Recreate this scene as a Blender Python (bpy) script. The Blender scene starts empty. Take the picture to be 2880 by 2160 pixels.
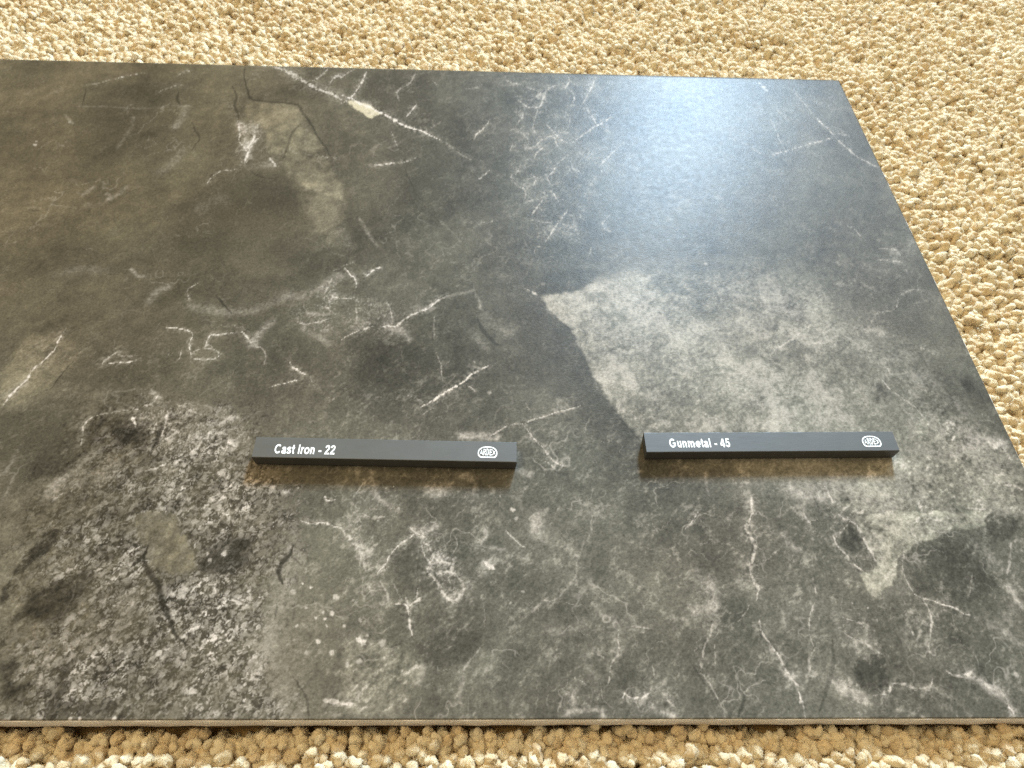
import bpy, bmesh, math, random
import numpy as np
from mathutils import Matrix, Vector

# ------------------------------------------------------------------ camera
U = 0.084                       # one layout unit = length of a sample stick, in metres
IMG_W, IMG_H = 2880.0, 2160.0   # size of the photograph the camera was solved from
FOCAL = 2052.45                 # focal length in photograph pixels
CAM = np.array([-0.119, -0.4886, 2.4779])
PITCH, ROLL, YAW = 0.9443, 0.0549, -0.0530

def cam_rotation():
    a = math.pi / 2 - PITCH
    rx = np.array([[1, 0, 0], [0, math.cos(a), -math.sin(a)], [0, math.sin(a), math.cos(a)]])
    def rz(t):
        return np.array([[math.cos(t), -math.sin(t), 0], [math.sin(t), math.cos(t), 0], [0, 0, 1]])
    return rz(YAW) @ rx @ rz(ROLL)
CR = cam_rotation()

def unproject(px, py, z=0.0):
    """photograph pixel -> point on the horizontal plane z (layout units)"""
    px = np.asarray(px, float); py = np.asarray(py, float)
    d = np.stack([(px - IMG_W / 2) / FOCAL, -(py - IMG_H / 2) / FOCAL, -np.ones_like(px)], -1) @ CR.T
    t = (z - CAM[2]) / d[..., 2]
    return (CAM + t[..., None] * d)[..., :2]

scene = bpy.context.scene
cam_data = bpy.data.cameras.new("camera")
cam_data.sensor_width = 36.0
cam_data.lens = FOCAL / IMG_W * 36.0
cam_data.clip_start = 0.01
cam_data.clip_end = 50
cam_data.dof.use_dof = True
cam_data.dof.focus_distance = 2.85 * U
cam_data.dof.aperture_fstop = 26.0
cam = bpy.data.objects.new("camera", cam_data)
scene.collection.objects.link(cam)
m = Matrix.Identity(4)
for i in range(3):
    for j in range(3):
        m[i][j] = CR[i, j]
    m[i][3] = CAM[i] * U
cam.matrix_world = m
scene.camera = cam

# ------------------------------------------------------------------ light
world = bpy.data.worlds.new("World")
scene.world = world
world.use_nodes = True
wn, wl = world.node_tree.nodes, world.node_tree.links
bg = wn["Background"]
geo = wn.new("ShaderNodeTexCoord")
sep = wn.new("ShaderNodeSeparateXYZ")
ramp = wn.new("ShaderNodeValToRGB")            # a warm lit room: pale ceiling, dimmer walls
wl.new(geo.outputs["Generated"], sep.inputs[0])
wl.new(sep.outputs["Z"], ramp.inputs[0])
ramp.color_ramp.elements[0].position = 0.0
ramp.color_ramp.elements[0].color = (0.50, 0.40, 0.26, 1)
ramp.color_ramp.elements[1].position = 0.75
ramp.color_ramp.elements[1].color = (0.95, 0.86, 0.68, 1)
wl.new(ramp.outputs[0], bg.inputs["Color"])
bg.inputs["Strength"].default_value = 0.50

def area_light(name, az, el, dist, w, h, power, color):
    """an area lamp aimed at the middle of the tile; az from +y towards +x, in degrees"""
    ld = bpy.data.lights.new(name, 'AREA')
    ld.shape = 'RECTANGLE'
    ld.size, ld.size_y = w * U, h * U
    ld.energy = power
    ld.color = color
    o = bpy.data.objects.new(name, ld)
    scene.collection.objects.link(o)
    az, el = math.radians(az), math.radians(el)
    d = Vector((math.sin(az) * math.cos(el), math.cos(az) * math.cos(el), math.sin(el)))
    o.location = Vector((0.9 * U, 2.4 * U, 0)) + d * dist * U
    o.rotation_euler = d.to_track_quat('Z', 'Y').to_euler()
    return o
area_light("window_light", 16.0, 34.5, 22, 2.7, 4.2, 90.0, (0.58, 0.79, 1.0))
area_light("added_veil_light", 36.0, 35.0, 22, 7.0, 5.0, 13.0, (0.74, 0.86, 1.0))  # no window here: lamp added for the pale veil on the tile's right
area_light("room_lamp", -95, 70, 15, 9.0, 9.0, 10.5, (1.0, 0.80, 0.46))

scene.view_settings.view_transform = 'Standard'
scene.view_settings.look = 'None'
scene.view_settings.exposure = 0.15
scene.view_settings.gamma = 1.0
scene.view_settings.use_curve_mapping = False
scene.render.engine = 'CYCLES'
scene.cycles.max_bounces = 12
scene.cycles.diffuse_bounces = 10
scene.cycles.use_denoising = False

# ------------------------------------------------------------------ sizes
TILE_D, TILE_R, TILE_L, TILE_T = 3.6404, 2.0094, -5.27, 0.0872
PILE = -0.050                   # typical height of the pile tips

#<<STONE
# ------------------------------------------------------------------ noise
_rng = np.random.RandomState(7)
_perm = np.concatenate([_rng.permutation(256)] * 3)
_ang = _rng.rand(256) * 2 * np.pi
_gx, _gy = np.cos(_ang).astype(np.float32), np.sin(_ang).astype(np.float32)

def perlin(x, y, seed=0):
    x = np.asarray(x, np.float32) + np.float32(seed * 17.31 + 400)
    y = np.asarray(y, np.float32) + np.float32(seed * 9.77 + 400)
    xf, yf = np.floor(x), np.floor(y)
    xi, yi = xf.astype(np.int32) & 255, yf.astype(np.int32) & 255
    x = x - xf; y = y - yf
    u = x * x * x * (x * (x * 6 - 15) + 10); v = y * y * y * (y * (y * 6 - 15) + 10)
    def g(ix, iy, dx, dy):
        h = _perm[_perm[ix] + iy]
        return _gx[h] * dx + _gy[h] * dy
    a = g(xi, yi, x, y); b = g(xi + 1, yi, x - 1, y)
    c = g(xi, yi + 1, x, y - 1); d = g(xi + 1, yi + 1, x - 1, y - 1)
    return ((a + (b - a) * u) * (1 - v) + (c + (d - c) * u) * v) * 1.5

def fbm(x, y, octaves=4, seed=0, gain=0.5):
    s = 0; amp = 1.0; tot = 0
    for o in range(octaves):
        s = s + amp * perlin(x * (2.03 ** o), y * (2.03 ** o), seed + o * 3)
        tot += amp; amp *= gain
    return s / tot * 1.4

def smooth(a, b, t):
    t = np.clip((t - a) / (b - a), 0, 1)
    return t * t * (3 - 2 * t)

def flecks(x, y, seed, rmin, rmax):
    """irregular chips: 1 inside a chip, 0 outside; x, y in cell units"""
    xf, yf = np.floor(x), np.floor(y)
    best = np.full(x.shape, 0, np.float32)
    for dx in (-1, 0, 1):
        for dy in (-1, 0, 1):
            cx, cy = (xf + dx).astype(np.int32), (yf + dy).astype(np.int32)
            h = _perm[_perm[(cx + seed) & 255] + (cy & 255)]
            h2 = _perm[h + 37]; h3 = _perm[h2 + 91]; h4 = _perm[h3 + 11]
            px = xf + dx + h / 255.0; py = yf + dy + h2 / 255.0
            r = rmin + (rmax - rmin) * (h3 / 255.0) ** 2
            d = np.hypot(x - px, y - py)
            best = np.maximum(best, smooth(r, r * 0.55, d) * (0.4 + 0.6 * h4 / 255.0))
    return best

# ------------------------------------------------------------------ stone pattern printed on the tile
# Traced from the photograph in nine windows of 960 x 720 pixels shown at 2212 x 1659.
ORG = {"a": (0, 0), "b": (960, 0), "c": (1920, 0), "d": (0, 720), "e": (960, 720), "f": (1920, 720),
       "g": (0, 1440), "h": (960, 1440), "i": (1920, 1440)}
ZOOM = 2.304
# window, width, strength : points       (light veins, crisp and broken)
VEINS = """
a 6 .5:740,515 830,490 900,478 970,472
a 14 .28:560,550 640,540 720,515
a 7 .5:1150,490 1190,465 1235,460
a 10 .33:1010,610 1060,580 1120,560 1170,550
a 10 .6:1540,780 1555,860 1550,920 1590,960 1600,1050
a 12 .7:1655,850 1640,910 1600,960
a 10 .6:1690,880 1640,930 1600,1000 1580,1070
a 20 .6:1740,1020 1770,1050 1800,1085
a 10 .5:1340,1190 1370,1150 1430,1110 1520,1100
a 30 .6:1740,425 1850,455 1960,520 2060,575 2140,605 2212,650
a 12 .6:2010,530 2080,490 2130,440
a 10 .5:2110,580 2150,520 2212,470
a 9 .45:2140,500 2190,490 2212,510
a 9 .5:2080,1010 2130,1025
b 19 .95:0,615 60,640 120,670 240,720 330,770 420,820 520,850 580,880 640,905
b 14 .28:640,905 700,940 760,990 850,1040
b 12 .7:165,460 140,520 100,590 50,640 0,665
b 10 .45:0,500 60,460 100,450
b 14 .4:480,470 460,520 400,570 360,600 380,650
b 8 .35:590,520 630,560
b 13 .8:490,680 455,715 420,755
b 8 .35:325,850 345,900 365,950
b 10 .6:970,770 930,820 890,860 855,905
b 9 .6:960,1100 920,1140 880,1165
b 9 .7:150,1070 250,1068 350,1058 430,1045 490,1020
b 8 .28:580,830 640,790
b 7 .3:780,570 850,575 920,545
b 7 .45:1070,485 1065,510 1100,535 1160,550
b 6 .4:1110,930 1090,980
b 9 .6:1470,500 1475,530 1450,570 1490,590 1510,630 1500,660
b 8 .4:1440,545 1390,555 1330,590 1310,640 1280,690 1190,700
b 20 .35:1190,560 1290,600 1240,640 1160,660
b 12 .4:1160,660 1200,690 1280,690 1310,620
b 8 .4:1270,700 1265,740 1250,780 1240,830 1260,870
b 10 .5:1115,800 1150,800 1180,740
b 8 .4:1140,850 1180,870 1210,920 1190,970
b 9 .5:1190,970 1250,950 1300,905 1380,890 1400,940 1420,970
b 9 .5:1330,810 1380,860 1430,910 1480,930
b 10 .6:1480,935 1560,880 1640,820 1690,795 1740,760 1730,730
b 9 .45:1590,710 1630,770 1655,810 1700,790
b 7 .5:1650,500 1620,570 1590,630 1550,690
b 7 .35:1450,680 1530,685 1590,710 1650,720
b 6 .3:1700,820 1740,860
b 8 .35:1450,720 1480,770 1470,830 1430,860 1400,850
b 12 .5:1310,950 1270,990 1250,1030
b 9 .5:1470,1000 1400,1060 1370,1110 1340,1160 1370,1210
b 9 .45:1170,1060 1140,1120 1100,1140 1130,1190 1180,1220 1190,1260 1180,1310
b 8 .5:1230,1130 1260,1160 1240,1210
b 9 .5:1300,1250 1360,1240 1390,1280 1420,1320
b 12 .55:1310,1290 1260,1350 1230,1395
b 7 .4:1180,1320 1230,1300 1310,1280
b 9 .35:1490,1060 1510,1100 1580,1120
b 9 .5:1830,920 1780,970 1720,1030 1670,1085
b 7 .35:1680,1100 1730,1120
b 12 .55:1470,1360 1420,1430 1370,1490 1320,1565
b 9 .35:1400,1430 1480,1470 1540,1500
b 9 .4:1740,1390 1690,1450 1720,1490 1770,1500
b 8 .35:1220,1420 1300,1440 1380,1440
b 7 .35:780,1440 900,1440 1020,1425
b 7 .3:850,1480 900,1445
b 10 .4:1250,1650 1270,1600 1340,1610
b 9 .35:1620,1600 1600,1659
c 9 .75:870,770 910,810 940,840
c 6 .35:720,590 760,640 850,745
c 8 .5:940,840 985,880
c 9 .55:985,885 940,905 850,925 780,945 720,965 640,985 550,1010
c 9 .5:985,885 1050,950 1110,1000 1160,1030 1250,1080
c 7 .35:560,750 590,810 620,890 660,970
c 7 .3:340,920 420,935 480,980 540,1010
c 6 .3:1000,860 1080,880
c 6 .4:1230,1070 1290,1090
c 8 .3:480,1270 600,1270
c 9 .45:1080,1465 1110,1480 1160,1540
c 14 .4:1360,1600 1410,1650
c 9 .35:1250,1615 1330,1610 1420,1625
d 14 .7:430,470 385,540 345,610 270,690 210,740 170,800 100,870 40,940 0,975
d 16 .45:665,700 700,660 760,620 820,590
d 10 .65:665,700 780,690 850,685 900,670
d 9 .35:760,640 830,650 880,640
d 8 .75:1060,470 1130,465 1210,480 1245,510 1230,560 1240,620 1240,665
d 8 .7:1240,665 1320,668 1390,665 1425,640
d 7 .55:1240,640 1270,610 1330,600 1390,605 1430,640
d 6 .4:1330,600 1350,570 1390,605
d 9 .75:1320,600 1340,560 1355,525 1400,515 1480,505 1570,495
d 16 .6:1570,495 1600,530 1640,580
d 8 .4:1640,580 1700,600 1720,650 1700,720
d 6 .45:1180,600 1170,650 1150,680
d 6 .4:1070,645 1100,640
d 6 .3:1430,450 1500,445 1560,470
d 7 .45:1290,170 1240,200 1215,225 1230,300
d 6 .5:2212,75 2150,100
d 14 .4:2150,150 2110,230 2080,260
d 16 .8:2150,260 2212,280
d 10 .5:2060,320 2130,340 2180,380
d 14 .55:1920,430 2000,440 2090,420 2150,400
d 8 .75:1870,675 1900,720 1950,750 2000,770
d 10 .35:2000,770 2030,840
d 6 .2:2030,840 2160,930
d 8 .7:1950,800 1880,815 1810,830 1760,845
d 14 .6:930,970 1000,945 1030,900
d 26 .75:850,1040 870,1070 880,1100
d 14 .55:860,990 900,1000
d 14 .6:540,1130 560,1080 600,1040
d 10 .5:525,1230 530,1180 545,1120
d 12 .4:620,1030 720,1010 850,1000
d 14 .6:1090,1000 1070,1080 1040,1170
d 18 .6:1010,1080 1000,1110 985,1150
d 8 .6:1090,1130 1130,1130 1160,1150
d 16 .4:1150,960 1240,1000 1310,1030
d 14 .4:1330,1080 1390,1110
d 20 .7:940,1385 1000,1375 1080,1345
d 14 .8:2100,1560 2110,1590 2170,1580
d 14 .4:330,1600 400,1540
e 10 .8:10,60 50,110 90,150 95,200
e 6 .5:10,60 90,35
e 9 .75:130,105 170,125 210,90 280,65
e 16 .5:0,275 60,280 110,300
e 12 .4:90,330 100,390 110,430
e 10 .5:290,300 320,350 330,400
e 16 .65:0,545 60,505 130,480 200,455 280,460 350,455 380,430 450,380 520,355 600,300 690,260
e 13 .85:480,370 560,340 620,290 670,265
e 14 .3:600,390 600,470 605,540
e 6 .45:615,630 640,700 660,830
e 6 .3:660,720 700,680
e 16 .95:515,980 600,930 700,870 790,815 860,760 970,705
e 6 .5:810,830 870,880
e 10 .45:850,670 870,690
e 8 .4:430,900 490,920 540,950
e 8 .3:520,1040 560,1000 600,985
e 7 .35:1180,930 1200,970 1230,1010
e 10 .65:1170,1090 1240,1060 1310,1040 1400,1010 1480,995 1565,970
e 9 .8:1085,1095 1040,1130 980,1160
e 6 .4:1085,1095 1170,1090
e 12 .65:1180,1090 1220,1150 1270,1210 1320,1250 1360,1310 1410,1350 1480,1370
e 8 .5:1320,1330 1360,1350 1400,1390 1440,1360
e 6 .4:1520,1220 1620,1200
e 5 .3:1340,1180 1390,1150
e 14 .6:1180,205 1230,230 1280,255
e 6 .3:1470,100 1475,220
e 14 .5:80,1550 130,1490 180,1440
f 14 .4:830,440 760,500 700,550 620,600 560,650
f 14 .35:1400,260 1470,225 1540,215
f 12 .35:1210,450 1270,370 1370,350 1400,280
f 8 .45:1250,20 1330,30 1400,35 1435,50
f 8 .35:1440,80 1470,130
f 10 .5:1240,800 1290,800 1330,850 1400,900 1500,980 1580,1060
f 10 .35:1530,590 1640,640
f 6 .5:1320,730 1340,750
f 26 .6:2080,1480 2150,1490 2212,1525
f 14 .6:920,1490 950,1550 990,1620
f 16 .6:440,1540 450,1600 440,1659
g 14 .7:1940,60 2030,70 2110,70 2212,100
g 26 .65:2090,1215 2150,1230 2212,1245
h 22 .55:0,110 60,180 110,240 150,300 155,380
h 16 .45:120,0 200,40 300,30
h 14 .75:490,130 430,180 370,220 310,290 280,340 230,400
h 10 .7:440,90 490,130 560,170
h 22 .55:520,190 530,270 570,330 560,380 600,430 640,490 680,550 740,570 800,500 760,430 720,380 700,330 640,330 600,290 570,230 520,190
h 14 .6:600,430 640,400 700,390 740,420
h 10 .5:640,330 650,300 620,250
h 14 .4:730,150 750,220 720,280 730,340
h 20 .6:680,560 780,580
h 10 .35:155,380 200,360 280,350
h 12 .5:230,410 270,380 310,360
h 22 .45:250,440 280,480 300,530 300,580 250,600
h 16 .85:340,590 400,595 430,620 440,680 450,740 465,800
h 16 .8:430,610 490,580 520,555
h 8 .6:420,550 430,600
h 8 .5:500,490 490,560
h 8 .4:330,440 370,520 400,590
h 34 .75:915,310 950,340 985,370
h 38 .75:100,820 160,860
h 10 .6:1050,110 1100,150 1150,200 1200,240
h 18 .28:1630,20 1610,150 1570,220 1540,300 1520,420 1440,510 1380,580 1310,580 1240,640 1170,690
h 18 .33:900,880 850,950 800,1020 790,1060
h 26 .6:0,1245 70,1255
h 14 .5:1800,770 1795,830 1790,920 1750,980 1740,1060 1720,1120
h 12 .6:1640,910 1700,950
h 14 .4:1870,740 1960,750 2030,760
h 10 .5:1510,1070 1590,1115
h 18 .75:1830,1200 1850,1165 1880,1205 1960,1195 2000,1180
h 14 .6:2110,1160 2100,1210 2160,1270
h 8 .35:2020,970 2030,1070
i 12 .55:20,120 60,70 100,0
i 26 .6:450,0 420,80 430,150 470,220 460,300 440,350 450,430 490,500 480,570
i 14 .6:390,350 440,340
i 8 .35:480,350 560,290 620,240
i 18 .5:780,0 800,40 840,80
i 14 .5:1000,10 1050,50 1080,50
i 18 .6:1080,60 1030,120 985,160 1010,230 1060,280 1120,340 1190,400
i 20 .55:1080,60 1140,110 1180,180 1220,260 1260,340
i 18 .4:2130,200 2120,300 2100,400
i 16 .35:2130,200 2212,170
i 14 .75:1500,530 1560,560 1650,590 1740,610 1820,650 1900,680
i 12 .4:1440,240 1430,350 1450,450 1500,530
i 14 .5:1560,570 1600,650 1610,740 1600,860 1610,960
i 6 .35:1700,540 1760,600
i 10 .3:1880,380 1860,500 1850,550
i 16 .55:840,430 860,500 880,540
i 12 .45:860,580 830,640 820,720 825,800 860,880
i 16 .45:860,880 820,960 830,1020 790,1070
i 14 .5:1060,690 1100,700 1180,730
i 12 .4:1060,750 1050,790 1130,830 1220,880 1300,940
i 18 .7:500,700 510,770 560,850 620,930 660,1010 700,1070 750,1150 770,1230 800,1330
i 16 .45:190,720 170,820 140,900 130,1000 110,1050
i 10 .45:120,1040 180,1130 240,1230
i 8 .4:210,860 220,980
i 8 .4:430,600 400,650 350,710
i 14 .35:540,1090 470,1110 400,1160
i 10 .6:1480,770 1500,790
i 22 .6:1240,1190 1330,1170 1350,1120 1420,1110 1500,1130 1600,1140 1620,1080
i 16 .6:970,1080 985,1120
i 22 .65:1710,1030 1760,1060 1840,1050 1880,1030
i 10 .4:1770,1290 1780,1330
i 12 .9:2110,1250 2150,1310
"""
# soft pale smears
SMEARS = """
a 46 .38:1560,800 1600,880 1600,1010
a 40 .3:1640,810 1660,880 1620,960
a 60 .2:1640,1080 1760,1060
a 14 .18:510,690 700,690 900,705 1100,690 1230,690
a 20 .18:860,760 850,830 800,900 760,960
a 44 .24:1210,700 1170,780 1130,820
a 15 .25:420,740 470,800
a 30 .28:700,1290 780,1250 820,1210
a 26 .25:540,1265 600,1215
a 12 .3:180,1350 260,1350
a 50 .2:1040,1110 1120,1060 1180,980
a 90 .12:1300,1340 1450,1290
b 20 .28:120,1420 170,1500 230,1590
b 12 .2:640,1430 720,1510 780,1580
b 60 .18:0,1500 60,1600
b 22 .3:1500,1400 1520,1490
d 22 .4:850,90 890,125 940,130
d 60 .13:350,120 500,90 700,90
d 46 .5:1760,430 1690,490 1640,570
d 50 .3:960,300 1030,230 1090,200
d 60 .3:1250,330 1500,360 1700,330 1850,260 2000,250 2130,160 2212,130
d 24 .45:2000,370 2100,380 2160,370
d 30 .28:1960,470 2050,520 2130,570
d 26 .5:980,880 1040,920
d 40 .6:1280,1160 1350,1170 1440,1140
d 30 .55:1440,1090 1480,1050 1530,1040
d 24 .55:1480,1200 1540,1220
d 20 .4:1340,970 1380,990
d 20 .22:0,1420 60,1360 130,1230
d 20 .28:90,1420 40,1530 10,1620
d 60 .25:300,1560 420,1430 560,1320 640,1260
e 44 .4:330,390 300,470 380,480 440,530
e 24 .28:690,260 780,240 870,220
e 16 .35:870,230 890,290 900,340
e 60 .22:930,380 1000,470 1100,500
e 44 .22:850,480 900,550 940,610
e 22 .35:830,710 890,730
e 18 .4:1260,1050 1320,1035
e 54 .6:780,1170 880,1170 1010,1180
e 44 .45:1140,1390 1220,1420
e 34 .55:190,1400 230,1550 300,1620
e 54 .4:560,1500 650,1530 700,1500
e 44 .4:760,1420 860,1450 860,1560
f 22 .4:800,560 900,560 1000,520
f 60 .45:1750,1290 1850,1230 1950,1200 2080,1210
f 64 .5:700,1500 800,1560 880,1560
f 22 .4:140,1410 150,1460 160,1530
f 60 .3:1100,480 1200,470 1290,500
g 120 .22:1900,200 1850,480 1780,700 1740,950 1760,1150
g 36 .3:1080,870 1060,940 1020,1020
g 60 .35:1100,900 1180,900
h 54 .4:100,200 170,260
h 44 .5:480,110 560,110 610,90
h 40 .35:800,500 820,470
h 30 .4:190,490 210,520
h 26 .55:940,110 930,160 910,190
h 26 .45:970,230 1040,245
h 84 .42:1280,20 1270,120 1300,170
h 54 .28:1340,760 1450,770 1570,720
h 30 .28:790,1060 770,1150 760,1220
h 34 .35:530,1000 530,1050 490,1110
h 34 .28:1600,920 1590,1000 1660,1080
h 36 .7:1470,1290 1560,1280 1680,1290 1690,1330
h 26 .45:1510,1170 1500,1240
h 42 .7:1960,1210 2020,1270 2090,1310 2150,1330
h 60 .2:1690,650 1800,720 1850,690
i 22 .4:280,60 310,10
i 46 .55:660,150 690,210 730,240
i 70 .28:1900,200 1960,260 2010,350
i 46 .25:1900,690 2000,730 2100,790 2212,880
i 36 .5:2110,480 2150,550 2200,610
i 54 .35:2130,620 2100,680
i 24 .4:650,650 660,750
i 32 .4:980,660 990,720
i 32 .5:650,1040 700,1070
i 64 .36:100,400 170,480 190,600 80,640
i 44 .3:1430,760 1440,830
i 64 .45:1030,1160 1090,1180 1180,1200
i 54 .7:1860,1060 1930,1090 2000,1140 2060,1180
i 64 .5:2130,1240 2150,1300
"""
# dark cracks and dark soft lines
CRACKS = """
a 14 .5:1590,430 1580,500 1605,570 1625,640 1690,655 1800,665 1930,680 1960,730 2010,790 2060,880 2110,960 2140,1010
a 14 .45:1510,560 1530,620 1520,690 1545,740 1540,800
a 34 .25:1580,690 1570,760
a 14 .4:1950,800 1890,870 1860,960 1830,1040
a 8 .5:555,580 550,620 530,680
a 16 .5:1160,595 1150,640 1165,690
a 12 .4:1245,790 1270,850 1295,900 1260,950 1240,980
a 8 .35:790,1270 850,1240 910,1220
a 8 .4:200,1370 260,1365
a 60 .2:930,860 1000,880
a 9 .35:1610,1100 1700,1150 1760,1160
b 8 .3:410,1080 430,1150 470,1220
c 8 .45:1070,745 1090,730
d 9 .5:470,680 410,750 340,850 300,870
d 8 .25:240,20 170,80 110,110
d 12 .5:1400,250 1450,310 1505,375
d 26 .5:1050,1080 1020,1170 980,1260
e 22 .42:885,400 910,460 950,520 1000,570 1040,580
e 8 .35:960,470 1010,490 1070,505
e 12 .35:1770,1020 1850,1100 1930,1190
e 12 .3:1300,290 1350,350 1405,410 1480,480 1520,540
g 34 .6:950,220 930,300 960,380 1020,480 1050,590 1090,680 1140,790 1200,860
g 10 .4:980,300 1050,270
g 24 .7:1900,220 1880,280 1840,320 1810,380 1830,460
g 10 .4:1890,290 1950,350
g 8 .4:1430,540 1530,570 1640,590
g 9 .4:1790,600 1780,700
g 12 .45:1900,1060 1950,1140 1990,1200 2000,1340
g 14 .35:290,990 240,1080 200,1140 100,1190
g 50 .5:100,690 150,690
g 40 .5:0,860 30,860
g 70 .35:300,1190 330,1190
h 34 .4:2090,1240 2120,1260
h 10 .3:940,1110 980,1170
i 16 .35:60,980 110,1060 170,1150 250,1260
i 22 .38:970,830 980,950 960,1080 920,1200 890,1290
i 18 .45:400,1180 390,1260 360,1330
i 12 .4:1560,790 1600,740
i 26 .4:1970,1070 2010,1110
i 10 .3:1620,1150 1700,1210 1760,1260
"""
# patches: window, softness, lightness, mottling : outline
PATCHES = """
a 22 .15 .3:1960,800 2050,880 2110,980 2140,1080 2212,1200 2212,1290 2000,1240 1870,1130 1830,1050 1860,960 1890,870
a 20 .12 .2:1620,650 1930,680 1970,740 1990,800 1950,800 1880,880 1850,1000 1740,1000 1700,800 1560,770 1590,690
a 60 .09 .2:1870,1130 2212,1280 2212,1659 2050,1500 1950,1300
a 120 -.10 0:1330,1180 1560,1100 1880,1200 2000,1320 1900,1659 1000,1659 1200,1300
a 140 -.06 0:600,540 1180,520 1230,980 1050,1080 700,1120 420,900
b 7 .60 .3:30,655 120,660 270,725 200,765 150,740 90,705
b 80 -.08 0:100,480 560,470 640,780 560,870 320,770 120,660
b 80 -.08 0:230,850 640,930 700,1200 420,1300 300,1100
d 40 .10 .2:200,500 420,480 500,640 330,860 160,1000 0,1000 0,760
d 34 -.14 0:640,1060 870,1040 950,1150 900,1220 780,1220 700,1090
d 45 -.12 0:190,1340 480,1330 380,1420 180,1450
d 60 -.08 0:0,1010 520,1000 520,1330 250,1460 0,1600
d 90 -.08 0:600,480 1040,430 1200,600 1150,780 600,800 500,640
e 15 -.10 0:1290,140 1460,80 1690,90 1640,160 1570,210 1400,240 1300,250
e 60 -.06 0:1100,320 1290,290 1500,540 1650,840 1900,1180 1700,1250 1500,1000 1200,800
e 50 -.07 0:120,560 380,520 600,620 560,900 300,1100 100,1000
f 44 -.26 0:640,210 780,290 820,420 740,430 660,360
f 30 -.20 0:1230,820 1340,850 1350,920 1270,930 1210,880
f 30 -.18 0:1850,780 1900,860 1860,910 1800,830
f 44 -.20 0:370,950 520,900 560,980 400,1010
f 40 -.16 0:440,780 560,800 560,900 470,900
f 70 .14 .8:1250,1180 1600,1000 1900,1050 2212,1350 2212,1659 1100,1659 900,1560 1340,1330
g 12 -.22 0:300,140 400,120 300,260 160,380 70,420 60,390 200,250
g 12 -.30 0:60,430 40,560 0,600 0,540
g 40 -.20 0:590,370 400,440 200,500 160,620 180,680 330,720 480,640 540,520 600,420
g 34 -.24 0:0,960 100,940 120,1000 60,1060 90,1140 200,1120 100,1200 0,1220
g 12 .20 -1:880,0 1150,0 1180,130 1290,300 1270,400 1150,415 1000,360 950,300 900,150
g 44 -.16 -.8:1380,210 1520,160 1640,170 1620,330 1500,400 1380,400 1290,380 1310,300
g 50 -.14 0:400,1000 480,980 420,1340 250,1340 330,1150
g 24 -.16 0:490,1230 760,1200 700,1340 480,1340
h 28 .16 .9:0,850 250,830 430,900 530,1030 500,1120 430,1220 330,1340 0,1340
h 30 -.16 0:470,850 700,760 920,740 880,860 810,990 700,1010 560,1000
h 40 -.10 0:1050,900 1150,850 1300,910 1180,1000 1100,1150 1000,1200 1010,1050
h 20 -.10 0:320,260 470,200 500,360 330,380
i 12 .30 .9:1100,50 1320,0 1990,0 1960,90 1800,110 1640,170 1520,200 1480,250 1400,300 1360,480 1260,560 1200,520 1160,400 1270,350 1200,200 1150,110
i 14 -.26 0:1150,50 1320,110 1280,130 1180,110
i 20 -.16 0:1020,150 1090,90 1160,170 1180,260 1100,270 1030,210
i 30 -.14 0:1450,260 1560,200 1800,200 1870,260 2000,420 2050,470 1950,560 1850,600 1700,560 1500,520 1450,430
i 12 -.14 0:1980,20 2150,20 2200,90 2130,190 2010,160 1960,90
i 12 -.18 0:1130,960 1250,930 1310,970 1330,1130 1260,1170 1170,1150 1110,1050
i 60 -.10 0:180,720 260,560 420,560 430,700 300,760
i 60 -.08 0:1230,600 1540,560 1580,760 1400,740
"""
# spots: window, x, y, radius, strength
SPOTS = """
a 225 940 16 .6;a 235 915 10 .5;a 455 790 13 .45;c 525 565 18 .6;c 545 585 12 .55;d 2160 930 11 .4;d 1610 1500 13 .6
d 1640 1530 13 .6;d 1700 1490 9 .4;e 960 885 14 .5;e 1310 180 14 .3;e 340 1490 6 .7;e 370 1635 11 .7;e 1110 1645 18 .8
e 1030 1560 6 .6;g 1345 270 14 .7;g 1455 270 20 .8;g 1360 310 14 .6;g 560 300 20 .5;g 460 1155 17 .8;g 260 1110 17 .6
g 2015 485 10 .8;g 1960 460 8 .8;g 2050 685 12 .8;g 2100 690 14 .8;g 2150 655 18 .8;g 2095 650 10 .7;g 2060 840 20 .8
g 2175 550 22 .7;g 2150 910 20 .7;g 1985 620 10 .7;g 1985 910 18 .5;g 1920 740 14 .6;g 2120 740 9 .6;g 1900 520 22 .5
h 265 850 26 .55;h 15 740 14 .7;h 120 700 14 .5;h 40 990 18 .6;h 115 970 20 .6;h 70 575 10 .5;h 1100 590 12 .45
h 170 800 9 .5;h 1130 45 14 .5;h 1175 520 7 .5;h 330 930 8 .4;i 2160 1050 17 .6;i 1195 620 10 .6;i 1100 590 8 .5
i 880 690 7 .4;i 1140 660 7 .4;f 1325 735 8 .5;f 150 50 10 .6;g 510 1340 12 .8;g 740 1336 15 .9;g 460 1344 10 .7;c 500 540 9 .6
"""
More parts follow.
